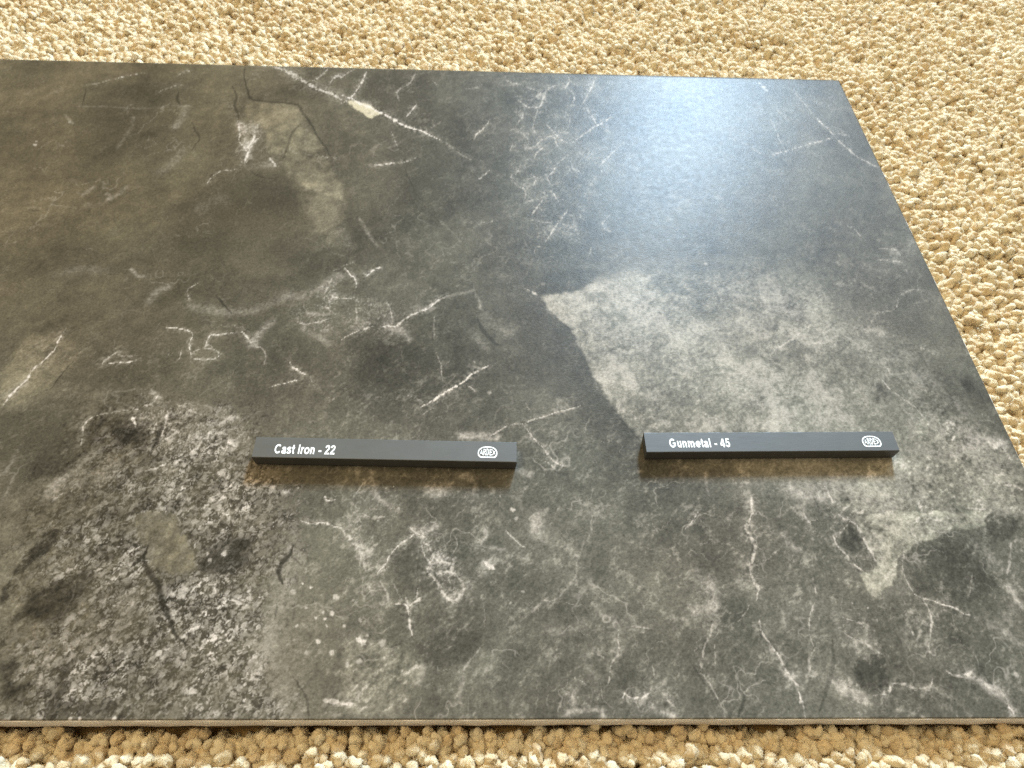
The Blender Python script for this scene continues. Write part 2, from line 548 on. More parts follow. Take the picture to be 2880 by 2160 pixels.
# outlines in photograph pixels
BIG_PATCH = "1520,836 1570,826 1600,824 1640,813 1672,790 1698,769 1760,742 1900,722 2050,694 2200,655 2400,670 2470,720 2420,820 2440,900 2500,960 2490,1080 2560,1180 2530,1300 2400,1330 2250,1360 2120,1330 1990,1330 1900,1310 1850,1260 1800,1235 1755,1180 1724,1145 1698,1110 1693,1080 1663,1041 1641,998 1622,950 1600,924 1568,894 1544,867"
SPREAD = "2050,1310 2300,1290 2560,1290 2520,1180 2400,1050 2440,940 2560,930 2680,1090 2790,1230 2880,1330 2880,1470 2770,1490 2640,1510 2560,1560 2500,1680 2430,1600 2380,1470 2200,1410 2060,1390"
SPECK_ZONE = "234,1189 260,1167 412,1145 477,1132 564,1154 694,1180 715,1230 790,1320 800,1440 820,1560 800,1640 780,1700 784,1830 832,1960 832,2060 0,2060 0,1640 40,1480 130,1358 208,1315 226,1262"

# zones of lacy white webbing: window, strength : outline
LACE = """
a .6:1530,770 1720,790 1690,900 1650,1080 1540,1060
b .34:1100,540 1760,520 1750,1000 1560,1560 1200,1560 1080,1000
d .55:860,860 1100,930 1560,1000 1620,1230 1400,1300 980,1280 900,1100
d .35:260,1560 520,1300 700,1250 800,1400 500,1659 260,1659
d .5:1900,230 2212,120 2212,480 2050,540 1900,440
e .5:0,230 130,250 360,380 460,520 250,540 0,480
e .55:120,1390 330,1480 360,1659 60,1659
e .4:540,1450 900,1420 900,1580 600,1600
h .75:440,80 620,70 740,300 850,480 780,600 660,570 560,390 490,200
h .6:0,80 180,0 340,20 200,340 120,330 0,200
h .5:180,460 300,440 330,600 200,610
h .55:1440,1140 1720,1140 1700,1340 1440,1340
h .5:1820,1150 2180,1150 2180,1340 1950,1340
i .5:40,380 200,380 220,640 60,660
i .5:960,1000 1250,1150 1200,1300 980,1260
i .45:930,640 1200,690 1300,900 1000,800
i .5:1180,380 1380,300 1340,500 1230,570
i .5:1820,1020 2080,1100 2090,1220 1900,1130
f .3:900,420 1330,420 1330,620 850,640
"""

def parse(txt):
    for ln in txt.strip().splitlines():
        head, pts = ln.split(":")
        h = head.split()
        ox, oy = ORG[h[0]]
        p = np.array([[float(v) for v in q.split(",")] for q in pts.split()])
        yield [float(v) for v in h[1:]], np.stack([ox + p[:, 0] / ZOOM, oy + p[:, 1] / ZOOM], 1)

def outline(txt):
    p = np.array([[float(v) for v in q.split(",")] for q in txt.split()])
    return unproject(p[:, 0], p[:, 1])

def px_scale(p):
    """layout units per photograph pixel at pixel p"""
    a = unproject(p[0] - 5, p[1]); b = unproject(p[0] + 5, p[1])
    return float(np.hypot(*(b - a))) / 10

def refine(p, n=3):
    """Catmull-Rom through the traced points"""
    if len(p) < 3:
        return p
    q = np.vstack([2 * p[0] - p[1], p, 2 * p[-1] - p[-2]])
    out = []
    for k in range(1, len(q) - 2):
        for t in np.arange(n) / n:
            a, b, c, d = q[k - 1], q[k], q[k + 1], q[k + 2]
            out.append(0.5 * (2 * b + (c - a) * t + (2 * a - 5 * b + 4 * c - d) * t * t + (3 * b - a - 3 * c + d) * t ** 3))
    out.append(p[-1])
    return np.array(out)

def stone_colour(X, Y):
    """perceptual RGB of the printed stone at tile positions X, Y (rows of constant Y)"""
    X = X.astype(np.float32); Y = Y.astype(np.float32)
    rowy = Y[:, 0]
    shape = X.shape
    # boundary warps
    w1x = fbm(X * 9, Y * 9, 3, 1); w1y = fbm(X * 9, Y * 9, 3, 2)
    w2x = fbm(X * 45, Y * 45, 3, 3, .6); w2y = fbm(X * 45, Y * 45, 3, 4, .6)
    fine = fbm(X * 60, Y * 60, 3, 5, .65)
    mid = fbm(X * 16, Y * 16, 5, 6, .62)
    big = fbm(X * 2.2, Y * 2.2, 4, 7, .5)
    XS = X + 0.006 * w1x + 0.0035 * w2x
    YS = Y + 0.006 * w1y + 0.0035 * w2y
    XP = X + 0.016 * w1x + 0.009 * w2x
    YP = Y + 0.016 * w1y + 0.009 * w2y

    def window(pts, pad):
        lo, hi = pts.min(0) - pad, pts.max(0) + pad
        r = np.nonzero((rowy >= lo[1]) & (rowy <= hi[1]))[0]
        if not len(r):
            return None
        r0, r1 = r[0], r[-1] + 1
        xs = X[r0:r1]
        c = np.nonzero(((xs >= lo[0]) & (xs <= hi[0])).any(0))[0]
        if not len(c):
            return None
        return slice(r0, r1), slice(c[0], c[-1] + 1)

    def line_dist(pts, pad):
        """distance field and position along the line, inside a window"""
        w = window(pts, pad)
        if w is None:
            return None
        x, y = XS[w], YS[w]
        best = np.full(x.shape, 1e9, np.float32); along = np.zeros_like(best); s0 = 0
        for a, b in zip(pts[:-1], pts[1:]):
            d = b - a; L2 = float(d @ d) + 1e-12; L = L2 ** .5
            t = np.clip(((x - a[0]) * d[0] + (y - a[1]) * d[1]) / L2, 0, 1)
            q = np.hypot(x - a[0] - t * d[0], y - a[1] - t * d[1])
            k = q < best
            best = np.where(k, q, best); along = np.where(k, s0 + t * L, along); s0 += L
        return w, best, along, s0

    def poly_dist(pts, pad):
        w = window(pts, pad)
        if w is None:
            return None
        x, y = XP[w], YP[w]
        best = np.full(x.shape, 1e9, np.float32); inside = np.zeros(x.shape, bool)
        for a, b in zip(pts, np.roll(pts, -1, 0)):
            d = b - a; L2 = float(d @ d) + 1e-12
            t = np.clip(((x - a[0]) * d[0] + (y - a[1]) * d[1]) / L2, 0, 1)
            best = np.minimum(best, np.hypot(x - a[0] - t * d[0], y - a[1] - t * d[1]))
            if a[1] != b[1]:
                inside ^= ((a[1] > y) != (b[1] > y)) & (x < (b[0] - a[0]) * (y - a[1]) / (b[1] - a[1]) + a[0])
        return w, np.where(inside, -best, best)

    tone = 0.350 + 0.05 * big + 0.032 * mid + 0.02 * fine + 0.035 * smooth(1.6, .3, Y)
    mott = 0.25 + 0.15 * smooth(-.2, .5, fbm(X * 1.6, Y * 1.6, 2, 11))
    # the near half and the right are more broken up, with pale fuzz
    mott = mott + 0.40 * smooth(1.5, 0.6, Y) * smooth(-1.2, -0.2, X)
    light = np.zeros(shape, np.float32)
    brown = np.zeros(shape, np.float32)
    supp = np.zeros(shape, np.float32)

    for (soft, dl, mo), p in parse(PATCHES):
        sc = px_scale(p.mean(0)) / ZOOM
        r = poly_dist(unproject(p[:, 0], p[:, 1]), soft * sc)
        if r is None:
            continue
        w, d = r
        k = smooth(soft * sc, -soft * sc, d)
        tone[w] += (dl * 0.42 if dl > 0 else dl * 0.30) * k * np.clip(1 + .8 * mid[w] + .5 * big[w], .2, 1.6)
        if dl < 0 or mo < 0:
            supp[w] = np.maximum(supp[w], k * min(1, abs(dl) * 4))
        mott[w] += mo * k
    # the large pale cloud on the right
    r = poly_dist(outline(BIG_PATCH), 0.06)
    w, d = r
    spread = outline(SPREAD)
    far = np.maximum(np.maximum(smooth(.60, 1.25, X[w]), smooth(1.08, .88, Y[w])), .8 * smooth(1.86, 2.02, Y[w]))
    k = smooth(0.010 + 0.16 * far, -0.012 - 0.26 * far, d + far * .10 * mid[w])
    k = k * smooth(2.28, 1.68, Y[w] - 0.15 * mid[w] - .1 * big[w])
    cx_, cy_ = X[w] + .10 * w1x[w], Y[w] + .10 * w1y[w]
    cloud = .65 * fbm(cx_ * 2.3 + .3 * cy_, cy_ * 2.7, 3, 15, .6) + .75 * fbm(cx_ * 9, cy_ * 9, 5, 16, .68)
    tone[w] += k * (0.085 + .05 * cloud)
    light[w] = np.maximum(light[w], k * np.clip(.06 + .44 * smooth(-.42, .62, cloud + .42 * fine[w]) * (1 - .25 * smooth(.8, 1.9, X[w])), 0, 1))
    mott[w] += k * 0.55
    # and its paler drift down to the right, past the bar
    w, d = poly_dist(spread, 0.3)
    k = smooth(.10, -.16, d + .10 * mid[w] + .06 * big[w]) * (1 - .9 * supp[w])
    cloud = .5 * fbm(X[w] * 3, Y[w] * 3, 3, 18, .6) + .8 * fbm(X[w] * 11, Y[w] * 11, 5, 19, .7)
    light[w] = np.maximum(light[w], k * .42 * smooth(-.40, .60, cloud + .4 * fine[w]))
    mott[w] += k * .3
    # the coarse speckled zone on the left
    w, d = poly_dist(outline(SPECK_ZONE), 0.25)
    zone = smooth(0.10, -0.12, d + .11 * mid[w] + .05 * big[w] + .05 * fine[w])
    a = math.radians(48)
    xr = X[w] * math.cos(a) + Y[w] * math.sin(a); yr = -X[w] * math.sin(a) + Y[w] * math.cos(a)
    xr = xr + 0.012 * w2x[w] + .01 * w1x[w]; yr = yr + 0.012 * w2y[w] + .01 * w1y[w]
    pres = (.60 + .40 * smooth(-.45, .25, fbm(X[w] * 4, Y[w] * 4, 3, 21))) * (.45 + .55 * smooth(-1.75, -1.15, X[w] - 0.25 * (Y[w] - .6)))
    keep = 1 - .9 * supp[w]
    f = np.maximum(flecks(xr * 27, yr * 42, 3, .05, .60), flecks(xr * 52, yr * 68, 9, .15, .72) * .9)
    f = np.maximum(f, flecks(xr * 85, yr * 108, 15, .15, .75) * .8)
    streak_z = smooth(-.2, .6, fbm(xr * 10, yr * 26, 4, 33, .65))
    tone[w] -= zone * 0.075
    brown[w] = np.maximum(brown[w], zone * (.8 - .5 * pres))
    light[w] = np.maximum(light[w], zone * pres * keep * np.clip(f * 1.06 * (.62 + .5 * streak_z) + .12 * streak_z, 0, 1))
    tone[w] += zone * 0.05 * fbm(xr * 8, yr * 20, 4, 31, .6)
    mott[w] += zone * 0.35

    # directional fine mottling: streaks run up to the right
    a = math.radians(38)
    sx = X * math.cos(a) + Y * math.sin(a); sy = -X * math.sin(a) + Y * math.cos(a)
    streak = fbm(sx * 28, sy * 62, 4, 41, .68)
    blot = fbm(X * 10, Y * 10, 5, 51, .6)
    m2 = np.clip(mott, 0, 1.6) * (1 - .6 * smooth(-.2, -1.2, X) * smooth(1.3, 1.8, Y))
    tone += m2 * (0.050 * streak + 0.050 * blot + 0.022 * fine)
    light = np.maximum(light, m2 * 0.50 * smooth(.12, .75, blot * .7 + streak * .55 + .25 * fine))
    # faint web of hairline veins everywhere
    nearw = smooth(1.45, .9, Y) * smooth(-1.0, -.5, X)
    for k, (fx, amp) in enumerate(((3.2, .22 + .20 * nearw), (6.5, .16 + .22 * nearw), (11., .05 + .25 * nearw))):
        n = perlin(X * fx + .25 * w1x, Y * fx + .25 * w1y, 61 + k) + .12 * perlin(X * fx * 5, Y * fx * 5, 71 + k)
        ridge = smooth(0.035, 0.0, np.abs(n)) * smooth(.05, .5, perlin(X * fx * .9, Y * fx * .9, 81 + k))
        light = np.maximum(light, amp * ridge)

    lace = np.zeros(shape, np.float32)
    for (st,), p in parse(LACE):
        sc = px_scale(p.mean(0)) / ZOOM
        r = poly_dist(unproject(p[:, 0], p[:, 1]), 60 * sc)
        if r is None:
            continue
        w, d = r
        k = smooth(50 * sc, -60 * sc, d)
        q = .035 / (40 * sc)
        x, y = X[w] * q, Y[w] * q
        n = perlin(x * 22 + .5 * w1x[w], y * 22 + .5 * w1y[w], 121) + .45 * perlin(x * 52, y * 52, 122) + .25 * perlin(x * 110, y * 110, 123)
        g = smooth(.20, .0, np.abs(n)) * np.clip(.55 + .9 * blot[w] + .6 * fine[w], 0, 1.1) + .16 * np.clip(.5 + blot[w], 0, 1)
        lace[w] = np.maximum(lace[w], st * k * g)
    light = light + (1 - light) * np.clip(lace * .85, 0, .9)
    for (wd, st), p in parse(SMEARS):
        sc = px_scale(p.mean(0)) / ZOOM
        q = refine(unproject(p[:, 0], p[:, 1]))
        r = line_dist(q, wd * sc * 1.6)
        if r is None:
            continue
        w, d, al, L = r
        g = np.exp(-(d / (wd * sc * .62)) ** 2)
        g = g * np.clip(0.75 + 0.75 * blot[w] + 0.6 * fine[w], 0, 1.3)
        light[w] = light[w] + (1 - light[w]) * np.clip(st * g, 0, 1)
    dark = np.zeros(shape, np.float32)
    for n, ((wd, st), p) in enumerate(parse(CRACKS)):
        sc = px_scale(p.mean(0)) / ZOOM
        q = refine(unproject(p[:, 0], p[:, 1]))
        r = line_dist(q, wd * sc * 1.5)
        if r is None:
            continue
        w, d, al, L = r
        hw = wd * sc * .5 * np.clip(.55 + .9 * smooth(0, .3 * L, al) * smooth(L, .6 * L, al) + .5 * perlin(al * 40, al * 0 + n, 91), .3, 2)
        g = smooth(hw * 1.25, hw * .35, d) * (0.75 + .35 * fine[w])
        dark[w] = np.maximum(dark[w], st * g)
    light = light * (1 - np.clip(1.5 * dark, 0, .95))
    for n, ((wd, st), p) in enumerate(parse(VEINS)):
        sc = px_scale(p.mean(0)) / ZOOM
        q = refine(unproject(p[:, 0], p[:, 1]))
        r = line_dist(q, wd * sc * 3.4 + .008)
        if r is None:
            continue
        w, d, al, L = r
        taper = .35 + .65 * smooth(0, .18 * L, al) * smooth(L, .82 * L, al)
        hw = wd * sc * .46 * taper * np.clip(1 + .9 * perlin(al * 30, al * 0 + n * 1.7, 95) + .7 * perlin(al * 110, al * 0 + n * 1.3, 96), .25, 2.2)
        core = smooth(hw * 1.15, hw * .45, d)
        core = core * np.clip(.80 + .9 * perlin(X[w] * 55, Y[w] * 55, 97) + .5 * fine[w], .12, 1)
        halo = np.exp(-(d / (wd * sc * 1.9 + .004)) ** 2) * np.clip(.5 + 1.1 * blot[w] + 1.2 * fine[w], 0, 1.4) * .38
        g = np.clip(st * (core * 1.05 + halo * taper), 0, 1)
        light[w] = light[w] + (1 - light[w]) * g
    for item in SPOTS.replace("\n", ";").split(";"):
        if not item.strip():
            continue
        z, px, py, rad, st = item.split()
        p = np.array([ORG[z][0] + float(px) / ZOOM, ORG[z][1] + float(py) / ZOOM])
        sc = px_scale(p) / ZOOM * float(rad)
        c = unproject(p[0], p[1])
        w = window(c[None], sc * 2.2)
        if w is None:
            continue
        d = np.hypot(X[w] + .006 * w2x[w] - c[0], (Y[w] + .006 * w2y[w] - c[1])) / sc
        light[w] = np.maximum(light[w], float(st) * smooth(1.25, .55, d + .3 * fine[w]))

    grain = fbm(X * 150, Y * 150, 2, 55, .7)
    tone = np.clip(tone + 0.013 * grain, 0.13, 0.66)
    tone = np.clip(.345 + (tone - .345) * 1.55, .09, .75) * (1 - 0.70 * dark)
    # grey stone drifting in hue, warmer towards left, back and speckled zone, pinkish-cream veins
    hue = fbm(X * 1.5, Y * 1.5, 3, 101, .5)
    warm = smooth(.3, -2.2, X) * (.5 + .5 * smooth(.6, 2.6, Y)) + .55 * brown
    base = np.stack([tone * (1.035 + .012 * hue + .07 * warm), tone * (.99 - .006 * hue - .015 * warm), tone * (.875 - .012 * hue - .13 * warm)], -1)
    l = np.clip(light, 0, 1)[..., None]
    vein = np.stack([0.91 + .01 * hue, 0.85 + 0 * hue, 0.79 - .01 * hue], -1)
    return np.clip(base * (1 - l) + vein * l, 0.02, 0.96)
#STONE>>

# ------------------------------------------------------------------ helpers
def node_mat(name):
    mt = bpy.data.materials.new(name)
    mt.use_nodes = True
    nt = mt.node_tree
    return mt, nt.nodes, nt.links, nt.nodes["Principled BSDF"]

def noise(nodes, links, scale, detail=4, rough=0.6, vec=None):
    n = nodes.new("ShaderNodeTexNoise")
    n.inputs["Scale"].default_value = scale
    n.inputs["Detail"].default_value = detail
    n.inputs["Roughness"].default_value = rough
    if vec is not None:
        links.new(vec, n.inputs["Vector"])
    return n

def maprange(nodes, links, val, a, b, c, d):
    r = nodes.new("ShaderNodeMapRange")
    for k, v in zip(("From Min", "From Max", "To Min", "To Max"), (a, b, c, d)):
        r.inputs[k].default_value = v
    links.new(val, r.inputs["Value"])
    return r.outputs["Result"]

def link(o, parent=None):
    scene.collection.objects.link(o)
    if parent is not None:
        o.parent = parent
    return o

def mesh_obj(name, verts, faces, mat, parent=None, smooth_faces=False):
    me = bpy.data.meshes.new(name)
    me.from_pydata([tuple(float(c) * U for c in v) for v in verts], [], faces)
    me.materials.append(mat)
    if smooth_faces:
        me.polygons.foreach_set("use_smooth", [True] * len(me.polygons))
    me.update()
    return link(bpy.data.objects.new(name, me), parent)

# ------------------------------------------------------------------ tile
def glaze_material():
    mt, n, l, b = node_mat("glazed_stone_print")
    at = n.new("ShaderNodeAttribute"); at.attribute_name = "stone"
    tc = n.new("ShaderNodeTexCoord")
    mp = n.new("ShaderNodeMapping"); mp.inputs["Scale"].default_value = (1 / U, 1 / U, 1 / U)
    l.new(tc.outputs["Object"], mp.inputs["Vector"])
    v = mp.outputs["Vector"]
    # print grain: fine pale and dark specks on top of the printed pattern
    g = noise(n, l, 120, 6, 0.8, v)
    gm = maprange(n, l, g.outputs["Fac"], 0.30, 0.70, 0.60, 1.40)
    mp2 = n.new("ShaderNodeMapping"); mp2.inputs["Scale"].default_value = (1, 2.4, 1); mp2.inputs["Rotation"].default_value = (0, 0, 0.75)
    l.new(v, mp2.inputs["Vector"])
    pit = noise(n, l, 85, 4, 0.7, mp2.outputs["Vector"])
    pm = maprange(n, l, pit.outputs["Fac"], 0.32, 0.40, 0.50, 1.0)
    mul = n.new("ShaderNodeMath"); mul.operation = 'MULTIPLY'
    l.new(gm, mul.inputs[0]); l.new(pm, mul.inputs[1])
    mix = n.new("ShaderNodeVectorMath"); mix.operation = 'SCALE'
    l.new(at.outputs["Color"], mix.inputs[0]); l.new(mul.outputs[0], mix.inputs["Scale"])
    l.new(mix.outputs[0], b.inputs["Base Color"])
    r = noise(n, l, 30, 5, 0.65, v)
    l.new(maprange(n, l, r.outputs["Fac"], 0.25, 0.75, 0.31, 0.39), b.inputs["Roughness"])
    b.inputs["Specular IOR Level"].default_value = 0.060
    # slightly leathery surface
    h1 = noise(n, l, 60, 6, 0.7, mp2.outputs["Vector"])
    h2 = noise(n, l, 14, 3, 0.5, v)
    add = n.new("ShaderNodeMath"); add.operation = 'ADD'
    l.new(h1.outputs["Fac"], add.inputs[0]); l.new(h2.outputs["Fac"], add.inputs[1])
    bp = n.new("ShaderNodeBump")
    bp.inputs["Strength"].default_value = 0.20
    bp.inputs["Distance"].default_value = 0.004 * U
    l.new(add.outputs[0], bp.inputs["Height"])
    l.new(bp.outputs[0], b.inputs["Normal"])
    return mt

def srgb2lin(c):
    return np.where(c <= .04045, c / 12.92, ((c + .055) / 1.055) ** 2.4)

tile = link(bpy.data.objects.new("stone_look_tile", None))
tile.location = (0, 0, 0)
tile["label"] = "large dark grey marble-look porcelain tile with pale veins lying on carpet"
tile["category"] = "tile"

def build_glaze():
    NX, NR, NY = 1240, 60, 620          # columns in view, columns beyond, rows
    # rows spaced evenly as a standing viewer sees them, finer towards the near edge
    t = np.linspace(0, 1, NY)
    rows = unproject(np.full(NY, 1440.0), 2027 + (160 - 2027) * t)[:, 1]
    rows = (rows - rows[0]) / (rows[-1] - rows[0]) * TILE_D
    xl = np.interp(rows, [0, TILE_D], [-1.75, -3.2])
    u = np.linspace(0, 1, NX)
    X = TILE_R - u[None] * (TILE_R - xl[:, None])
    u2 = np.linspace(0, 1, NR + 1)[1:]
    X = np.concatenate([X, xl[:, None] + u2[None] * (TILE_L - xl[:, None])], 1)
    Y = np.repeat(rows[:, None], X.shape[1], 1)
    col = srgb2lin(stone_colour(X, Y)) * ALBEDO_GAIN
    Z = np.zeros_like(X)
    # rounded arris along the edges
    Z[0] = -0.0025; Z[-1] = -0.0025; Z[:, 0] = -0.0025; Z[:, -1] = -0.0025
    ny, nx = X.shape
    co = np.stack([X, Y, Z], -1).reshape(-1, 3).astype(np.float32) * U
    idx = np.arange(ny * nx).reshape(ny, nx)
    q = np.stack([idx[:-1, 1:], idx[:-1, :-1], idx[1:, :-1], idx[1:, 1:]], -1).reshape(-1, 4)
    q = q[:, ::-1]
    q = q if np.cross(co[q[0, 1]] - co[q[0, 0]], co[q[0, 2]] - co[q[0, 0]])[2] > 0 else q[:, ::-1]
    me = bpy.data.meshes.new("glazed_face")
    me.vertices.add(len(co)); me.vertices.foreach_set("co", co.ravel())
    me.loops.add(q.size); me.loops.foreach_set("vertex_index", np.ascontiguousarray(q, np.int32).ravel())
    me.polygons.add(len(q))
    me.polygons.foreach_set("loop_start", np.arange(0, q.size, 4, dtype=np.int32))
    me.polygons.foreach_set("use_smooth", np.ones(len(q), bool))
    at = me.color_attributes.new("stone", 'FLOAT_COLOR', 'POINT')
    c4 = np.ones((len(co), 4), np.float32); c4[:, :3] = col.reshape(-1, 3)
    at.data.foreach_set("color", c4.ravel())
    me.update(calc_edges=True)
    me.materials.append(glaze_material())
    o = link(bpy.data.objects.new("glazed_face", me), tile)
    o["label"] = "dark grey stone print with pale veins and a cloudy patch"
    return o

ALBEDO_GAIN = 0.60
build_glaze()

def body_material():
    mt, n, l, b = node_mat("ceramic_body")
    tc = n.new("ShaderNodeTexCoord")
    a = noise(n, l, 600, 4, 0.7, tc.outputs["Object"]); c = noise(n, l, 40, 3, 0.5, tc.outputs["Object"])
    cr = n.new("ShaderNodeValToRGB")
    cr.color_ramp.elements[0].position = 0.3; cr.color_ramp.elements[0].color = (0.60, 0.54, 0.47, 1)
    cr.color_ramp.elements[1].position = 0.7; cr.color_ramp.elements[1].color = (0.82, 0.76, 0.69, 1)
    mx = n.new("ShaderNodeMath"); mx.operation = 'MULTIPLY_ADD'; mx.inputs[1].default_value = 0.5
    hf = n.new("ShaderNodeMath"); hf.operation = 'MULTIPLY'; hf.inputs[1].default_value = 0.5
    l.new(a.outputs["Fac"], mx.inputs[0]); l.new(c.outputs["Fac"], hf.inputs[0]); l.new(hf.outputs[0], mx.inputs[2])
    l.new(mx.outputs[0], cr.inputs[0]); l.new(cr.outputs[0], b.inputs["Base Color"])
    b.inputs["Roughness"].default_value = 0.85
    bp = n.new("ShaderNodeBump"); bp.inputs["Strength"].default_value = 0.3; bp.inputs["Distance"].default_value = 0.0002
    l.new(a.outputs["Fac"], bp.inputs["Height"]); l.new(bp.outputs[0], b.inputs["Normal"])
    return mt

def build_body():
    """fired clay under the glaze: saw-cut sides, a little uneven along the upper edge"""
    rng = random.Random(4)
    n = 420
    verts, faces = [], []
    loop = []
    def edge(p, q, k):
        for i in range(k):
            t = i / k
            loop.append((p[0] + (q[0] - p[0]) * t, p[1] + (q[1] - p[1]) * t))
    e = 0.0012
    L, R_, F, B = TILE_L - e, TILE_R + e, -e, TILE_D + e
    edge((L, F), (R_, F), n); edge((R_, F), (R_, B), 160); edge((R_, B), (L, B), 160); edge((L, B), (L, F), 80)
    m_ = len(loop)
    rings = [(-TILE_T, -0.004), (-TILE_T + 0.006, 0.0), (-0.010, 0.0), (-0.0032, -0.0004), (-0.0026, -0.006)]
    for zi, (z, off) in enumerate(rings):
        for x, y in loop:
            nx_ = 1 if x >= R_ - 1e-6 else (-1 if x <= L + 1e-6 else 0)
            ny_ = 1 if y >= B - 1e-6 else (-1 if y <= F + 1e-6 else 0)
            w = 0.0009 * math.sin(x * 31 + y * 17) + rng.uniform(-.0007, .0007)
            zz = z + (rng.uniform(-.0016, .0006) if zi == 3 else 0)
            verts.append((x + nx_ * (off + w), y + ny_ * (off + w), zz))
    for r in range(len(rings) - 1):
        for i in range(m_):
            j = (i + 1) % m_
            faces.append((r * m_ + i, r * m_ + j, (r + 1) * m_ + j, (r + 1) * m_ + i))
    faces.append(tuple(range(m_ - 1, -1, -1)))
    o = mesh_obj("ceramic_body", verts, faces, body_material(), tile)
    o["label"] = "beige unglazed clay edge of the tile"
build_body()

# ------------------------------------------------------------------ sample sticks
def stick_material(name, col):
    mt, n, l, b = node_mat(name)
    tc = n.new("ShaderNodeTexCoord")
    mp = n.new("ShaderNodeMapping"); mp.inputs["Scale"].default_value = (0.25, 1, 1)
    l.new(tc.outputs["Object"], mp.inputs["Vector"])
    a = noise(n, l, 900, 5, 0.7, mp.outputs["Vector"]); c = noise(n, l, 120, 3, 0.5, tc.outputs["Object"])
    mx = n.new("ShaderNodeMix"); mx.data_type = 'RGBA'
    mx.inputs["A"].default_value = (*[x * 0.82 for x in col], 1); mx.inputs["B"].default_value = (*[x * 1.2 for x in col], 1)
    l.new(c.outputs["Fac"], mx.inputs["Factor"]); l.new(mx.outputs["Result"], b.inputs["Base Color"])
    l.new(maprange(n, l, a.outputs["Fac"], .3, .7, .44, .58), b.inputs["Roughness"])
    b.inputs["Specular IOR Level"].default_value = 0.38
    bp = n.new("ShaderNodeBump"); bp.inputs["Strength"].default_value = 0.25; bp.inputs["Distance"].default_value = 0.0001
    l.new(a.outputs["Fac"], bp.inputs["Height"]); l.new(bp.outputs[0], b.inputs["Normal"])
    return mt

ink, ni, li, bi = node_mat("white_ink")
_n = noise(ni, li, 2600, 3, 0.6, ni.new("ShaderNodeTexCoord").outputs["Object"])
_r = ni.new("ShaderNodeValToRGB")
_r.color_ramp.elements[0].position = 0.34; _r.color_ramp.elements[0].color = (0.55, 0.55, 0.53, 1)
_r.color_ramp.elements[1].position = 0.52; _r.color_ramp.elements[1].color = (0.85, 0.85, 0.83, 1)
li.new(_n.outputs["Fac"], _r.inputs[0]); li.new(_r.outputs[0], bi.inputs["Base Color"])
bi.inputs["Roughness"].default_value = 0.6

STICK_W, STICK_H = 0.0890, 0.0601

def _arc(cx, cy, rx, ry, a0, a1, n=18):
    return [(cx + rx * math.cos(math.radians(a0 + (a1 - a0) * i / n)), cy + ry * math.sin(math.radians(a0 + (a1 - a0) * i / n))) for i in range(n + 1)]
# centre lines of a bold sans alphabet, cap height 1: advance, strokes
GLYPHS = {
    "C": (.96, [_arc(.47, .5, .36, .41, 42, 318)]),
    "G": (1.04, [_arc(.48, .5, .37, .41, 42, 322) + [(.82, .26), (.82, .47)], [(.50, .46), (.91, .46)]]),
    "I": (.36, [[(.18, 0), (.18, 1)]]),
    "l": (.36, [[(.18, 0), (.18, 1)]]),
    "a": (.70, [[(.12, .50), (.17, .60), (.32, .64), (.46, .60), (.51, .48), (.51, .12), (.55, 0)], [(.50, .40), (.30, .35), (.15, .28), (.12, .18), (.20, .08), (.34, .09), (.50, .22)]]),
    "s": (.66, [[(.54, .54), (.46, .62), (.31, .65), (.17, .60), (.14, .51), (.22, .43), (.36, .38), (.49, .32), (.53, .21), (.46, .11), (.31, .08), (.16, .11), (.09, .21)]]),
    "t": (.44, [[(.22, .94), (.22, .22), (.27, .10), (.40, .10)], [(.04, .645), (.40, .645)]]),
    "r": (.50, [[(.18, 0), (.18, .73)], [(.18, .42), (.25, .58), (.35, .64), (.47, .62)]]),
    "o": (.78, [_arc(.39, .36, .27, .28, 0, 360, 28)]),
    "n": (.76, [[(.18, 0), (.18, .73)], [(.18, .45), (.26, .58), (.39, .635), (.52, .58), (.56, .45), (.56, 0)]]),
    "u": (.76, [[(.57, .73), (.57, 0)], [(.19, .73), (.19, .26), (.24, .13), (.36, .09), (.48, .14), (.57, .28)]]),
    "m": (1.16, [[(.18, 0), (.18, .73)], [(.18, .47), (.26, .59), (.37, .635), (.50, .58), (.54, .45), (.54, 0)], [(.54, .45), (.62, .58), (.75, .635), (.88, .58), (.92, .45), (.92, 0)]]),
    "e": (.74, [[(.12, .35), (.63, .35)] + _arc(.375, .36, .265, .28, 0, 315, 24)]),
    "-": (.50, [[(.06, .34), (.44, .34)]]),
    "2": (.74, [[(.13, .69), (.18, .84), (.35, .91), (.52, .85), (.57, .71), (.52, .57), (.36, .40), (.20, .24), (.13, .09), (.64, .09)]]),
    "4": (.74, [[(.50, 0), (.50, .95)], [(.44, .94), (.11, .32)], [(.04, .27), (.68, .27)]]),
    "5": (.74, [[(.60, .90), (.24, .90), (.17, .52), (.34, .59), (.51, .53), (.57, .34), (.50, .15), (.34, .08), (.19, .13), (.12, .26)]]),
    " ": (.38, []),
    "A": (.92, [[(.10, 0), (.46, .98), (.82, 0)], [(.24, .30), (.68, .30)]]),
    "R": (.92, [[(.18, 0), (.18, 1)], [(.18, .90), (.52, .90), (.68, .80), (.68, .62), (.52, .52), (.18, .52)], [(.45, .50), (.78, 0)]]),
    "D": (.92, [[(.18, 0), (.18, 1)], [(.18, .90), (.46, .90), (.68, .74), (.72, .5), (.68, .26), (.46, .10), (.18, .10)]]),
    "E": (.84, [[(.18, 0), (.18, 1)], [(.18, .90), (.76, .90)], [(.18, .52), (.70, .52)], [(.18, .10), (.78, .10)]]),
    "X": (.90, [[(.10, 0), (.80, 1)], [(.10, 1), (.80, 0)]]),
}

